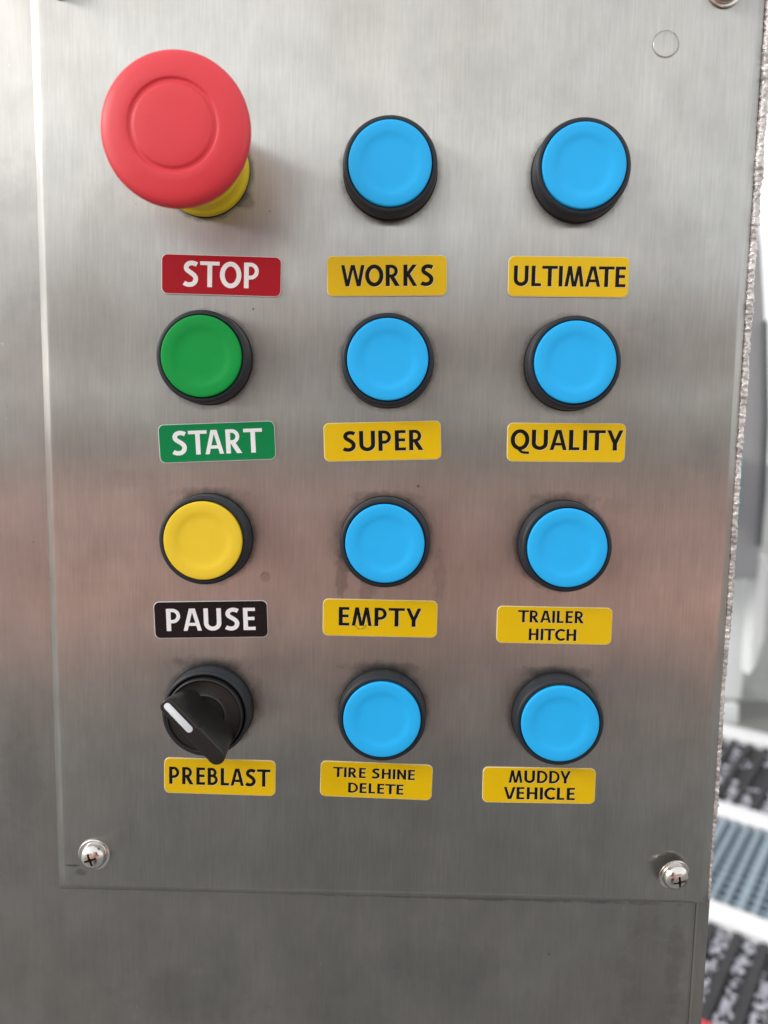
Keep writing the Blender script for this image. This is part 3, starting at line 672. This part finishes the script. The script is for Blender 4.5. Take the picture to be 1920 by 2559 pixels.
# red block at the bottom right corner
bm = bmesh.new(); box_bm(bm, -.335, -.20, 1.15, 1.67, .03, .075); bevel(bm, .012, 2)
bmesh.ops.transform(bm, matrix=LM, verts=bm.verts)
tag(from_bm("red_beam", bm, M['red'], None), "blurred red painted beam lying on the near mat in the bottom right corner", "beam")
SHIRT = (.90, .52, .45); PY = -.80; HEM = 1.03
# ------------------------------------------------------------------ photographer standing in front of the panel, mirrored softly in the steel
def skinned(name, nodes, edges, mat, parent, sub=2):
    """nodes: key -> (x, y, z, radius[, radius2]) in metres; first node is the root"""
    keys = list(nodes); idx = {k: i for i, k in enumerate(keys)}
    me = bpy.data.meshes.new(name); me.from_pydata([nodes[k][:3] for k in keys], [(idx[a], idx[b_]) for a, b_ in edges], [])
    o = bpy.data.objects.new(name, me); COL.objects.link(o)
    md = o.modifiers.new("s", 'SKIN'); md.use_smooth_shade = True
    for i, k in enumerate(keys):
        sv = me.skin_vertices[0].data[i]; nn = nodes[k]; sv.radius = (nn[3], nn[4] if len(nn) > 4 else nn[3]); sv.use_root = (i == 0)
    sb = o.modifiers.new("d", 'SUBSURF'); sb.levels = sub; sb.render_levels = sub
    bpy.context.view_layer.update()
    d_ = bpy.context.evaluated_depsgraph_get(); nm = bpy.data.meshes.new_from_object(o.evaluated_get(d_))
    o.modifiers.clear(); o.data = nm; nm.name = name; nm.materials.clear(); nm.materials.append(mat)
    for p in nm.polygons: p.use_smooth = True
    o.parent = parent; o.matrix_parent_inverse = parent.matrix_world.inverted()
    return o
M['skin'] = simple("skin", (.70, .42, .33), .5, 40., .08)
M['shirt'] = simple("dusty_pink_cotton", SHIRT, .85, 60., .08, .0005)
M['trouser'] = simple("black_trouser_cloth", (.016, .017, .020), .85, 60., .2, .0005)
M['hair'] = simple("dark_hair", (.03, .02, .015), .5, 200., .3, .001)
M['phone'] = simple("dark_phone_case", (.015, .018, .018), .35, 30., .1)
pn = empty("person", (0, PY, 0), "person in a dusty pink shirt and dark trousers holding up a phone", "person"); bpy.context.view_layer.update()
y0 = PY
N = {'pelvis': (0, y0, .90, .13, .10), 'waist': (0, y0, 1.04, .125, .095), 'chest': (0, y0 + .01, 1.20, .145, .11), 'neckb': (0, y0 - .01, 1.315, .06, .06), 'neck': (0, y0 + .01, 1.37, .05, .052),
     'jaw': (0, y0 + .035, 1.425, .06, .065), 'head': (0, y0 + .02, 1.50, .078, .09), 'crown': (0, y0 + .015, 1.57, .065, .075), 'nose': (0, y0 + .115, 1.475, .012, .012), 'noset': (0, y0 + .127, 1.465, .008, .008)}
Ed = [('pelvis', 'waist'), ('waist', 'chest'), ('chest', 'neckb'), ('neckb', 'neck'), ('neck', 'jaw'), ('jaw', 'head'), ('head', 'crown'), ('head', 'nose'), ('nose', 'noset')]
for s, sd in ((-1, 'l'), (1, 'r')):
    cx = .008 + s * .037
    N.update({sd + 'sh': (s * .175, y0, 1.275, .05), sd + 'el': (s * .235, y0 + .17, 1.075, .037), sd + 'fa': (s * .15, y0 + .33, 1.135, .034), sd + 'wr': (cx + s * .035, -.355, 1.185, .024, .018), sd + 'pa': (cx + s * .018, -.300, 1.225, .028, .014),
              sd + 'kn': (cx + s * .014, -.268, 1.240, .022, .012), sd + 'hip': (s * .09, y0, .84, .085), sd + 'knee': (s * .10, y0 + .02, .47, .055), sd + 'ank': (s * .11, y0 - .01, .09, .038), sd + 'toe': (s * .12, y0 + .13, .035, .035)})
    Ed += [('chest', sd + 'sh'), (sd + 'sh', sd + 'el'), (sd + 'el', sd + 'fa'), (sd + 'fa', sd + 'wr'), (sd + 'wr', sd + 'pa'), (sd + 'pa', sd + 'kn'), ('pelvis', sd + 'hip'), (sd + 'hip', sd + 'knee'), (sd + 'knee', sd + 'ank'), (sd + 'ank', sd + 'toe')]
    for f_, (dz, ln) in enumerate(((.028, .85), (.010, 1.0), (-.009, .95), (-.027, .75))):
        a = sd + 'f%d' % f_
        N.update({a + 'a': (cx + s * .014, -.250, 1.243 + dz, .0090), a + 'b': (cx + s * (.010 - .012 * ln), -.2385, 1.246 + dz, .0085), a + 'c': (cx - s * .026 * ln, -.2360, 1.247 + dz, .0075)})
        Ed += [(sd + 'kn', a + 'a'), (a + 'a', a + 'b'), (a + 'b', a + 'c')]
    N.update({sd + 't0': (cx + s * .010, -.292, 1.252, .011), sd + 't1': (cx - s * .004, -.280, 1.272, .009), sd + 't2': (cx - s * .014, -.268, 1.287, .008)})
    Ed += [(sd + 'pa', sd + 't0'), (sd + 't0', sd + 't1'), (sd + 't1', sd + 't2')]
skinned("body", N, Ed, M['skin'], pn)
SN = {'chest': (0, y0 + .005, 1.19, .175, .135), 'hem': (0, y0, HEM, .165, .13), 'mid': (0, y0, (1.19 + HEM) / 2, .16, .125), 'neckb': (0, y0 - .01, 1.30, .09, .08)}
SE = [('chest', 'mid'), ('mid', 'hem'), ('chest', 'neckb')]
for s, sd in ((-1, 'l'), (1, 'r')):
    SN.update({sd + 'sh': (s * .18, y0, 1.27, .07), sd + 'e': (s * .238, y0 + .165, 1.085, .055), sd + 'c': (s * .17, y0 + .29, 1.118, .045)}); SE += [('chest', sd + 'sh'), (sd + 'sh', sd + 'e'), (sd + 'e', sd + 'c')]
skinned("shirt", SN, SE, M['shirt'], pn)
TN = {'p': (0, y0, .93, .165, .125), 'q': (0, y0, HEM - .03, .15, .115)}; TE = [('p', 'q')]
for s, sd in ((-1, 'l'), (1, 'r')):
    TN.update({sd + 'h': (s * .09, y0, .82, .10), sd + 'k': (s * .10, y0 + .02, .47, .075), sd + 'a': (s * .11, y0 - .01, .11, .07)}); TE += [('p', sd + 'h'), (sd + 'h', sd + 'k'), (sd + 'k', sd + 'a')]
skinned("trousers", TN, TE, M['trouser'], pn)
bm = bmesh.new(); bmesh.ops.create_uvsphere(bm, u_segments=24, v_segments=16, radius=1, matrix=Matrix.Translation((0, y0 - .002, 1.545)) @ Matrix.Diagonal((.098, .112, .088, 1)))
for v_ in bm.verts:
    if v_.co.y > y0 + .05 and v_.co.z < 1.56: v_.co.y = y0 + .05
o = from_bm("hair", bm, M['hair'], None); o.parent = pn; o.matrix_parent_inverse = pn.matrix_world.inverted()
bm = bmesh.new(); box_bm(bm, -.029, .045, -.0118, -.0040, -.145, .017); bevel(bm, .0025, 2)
bmesh.ops.transform(bm, matrix=Matrix.Translation((0, -.24, H0)) @ Matrix.Rotation(R(-5.6), 4, 'X'), verts=bm.verts)
tag(from_bm("phone", bm, M['phone'], None), "dark phone held up to photograph the panel, seen only mirrored in the steel", "phone")
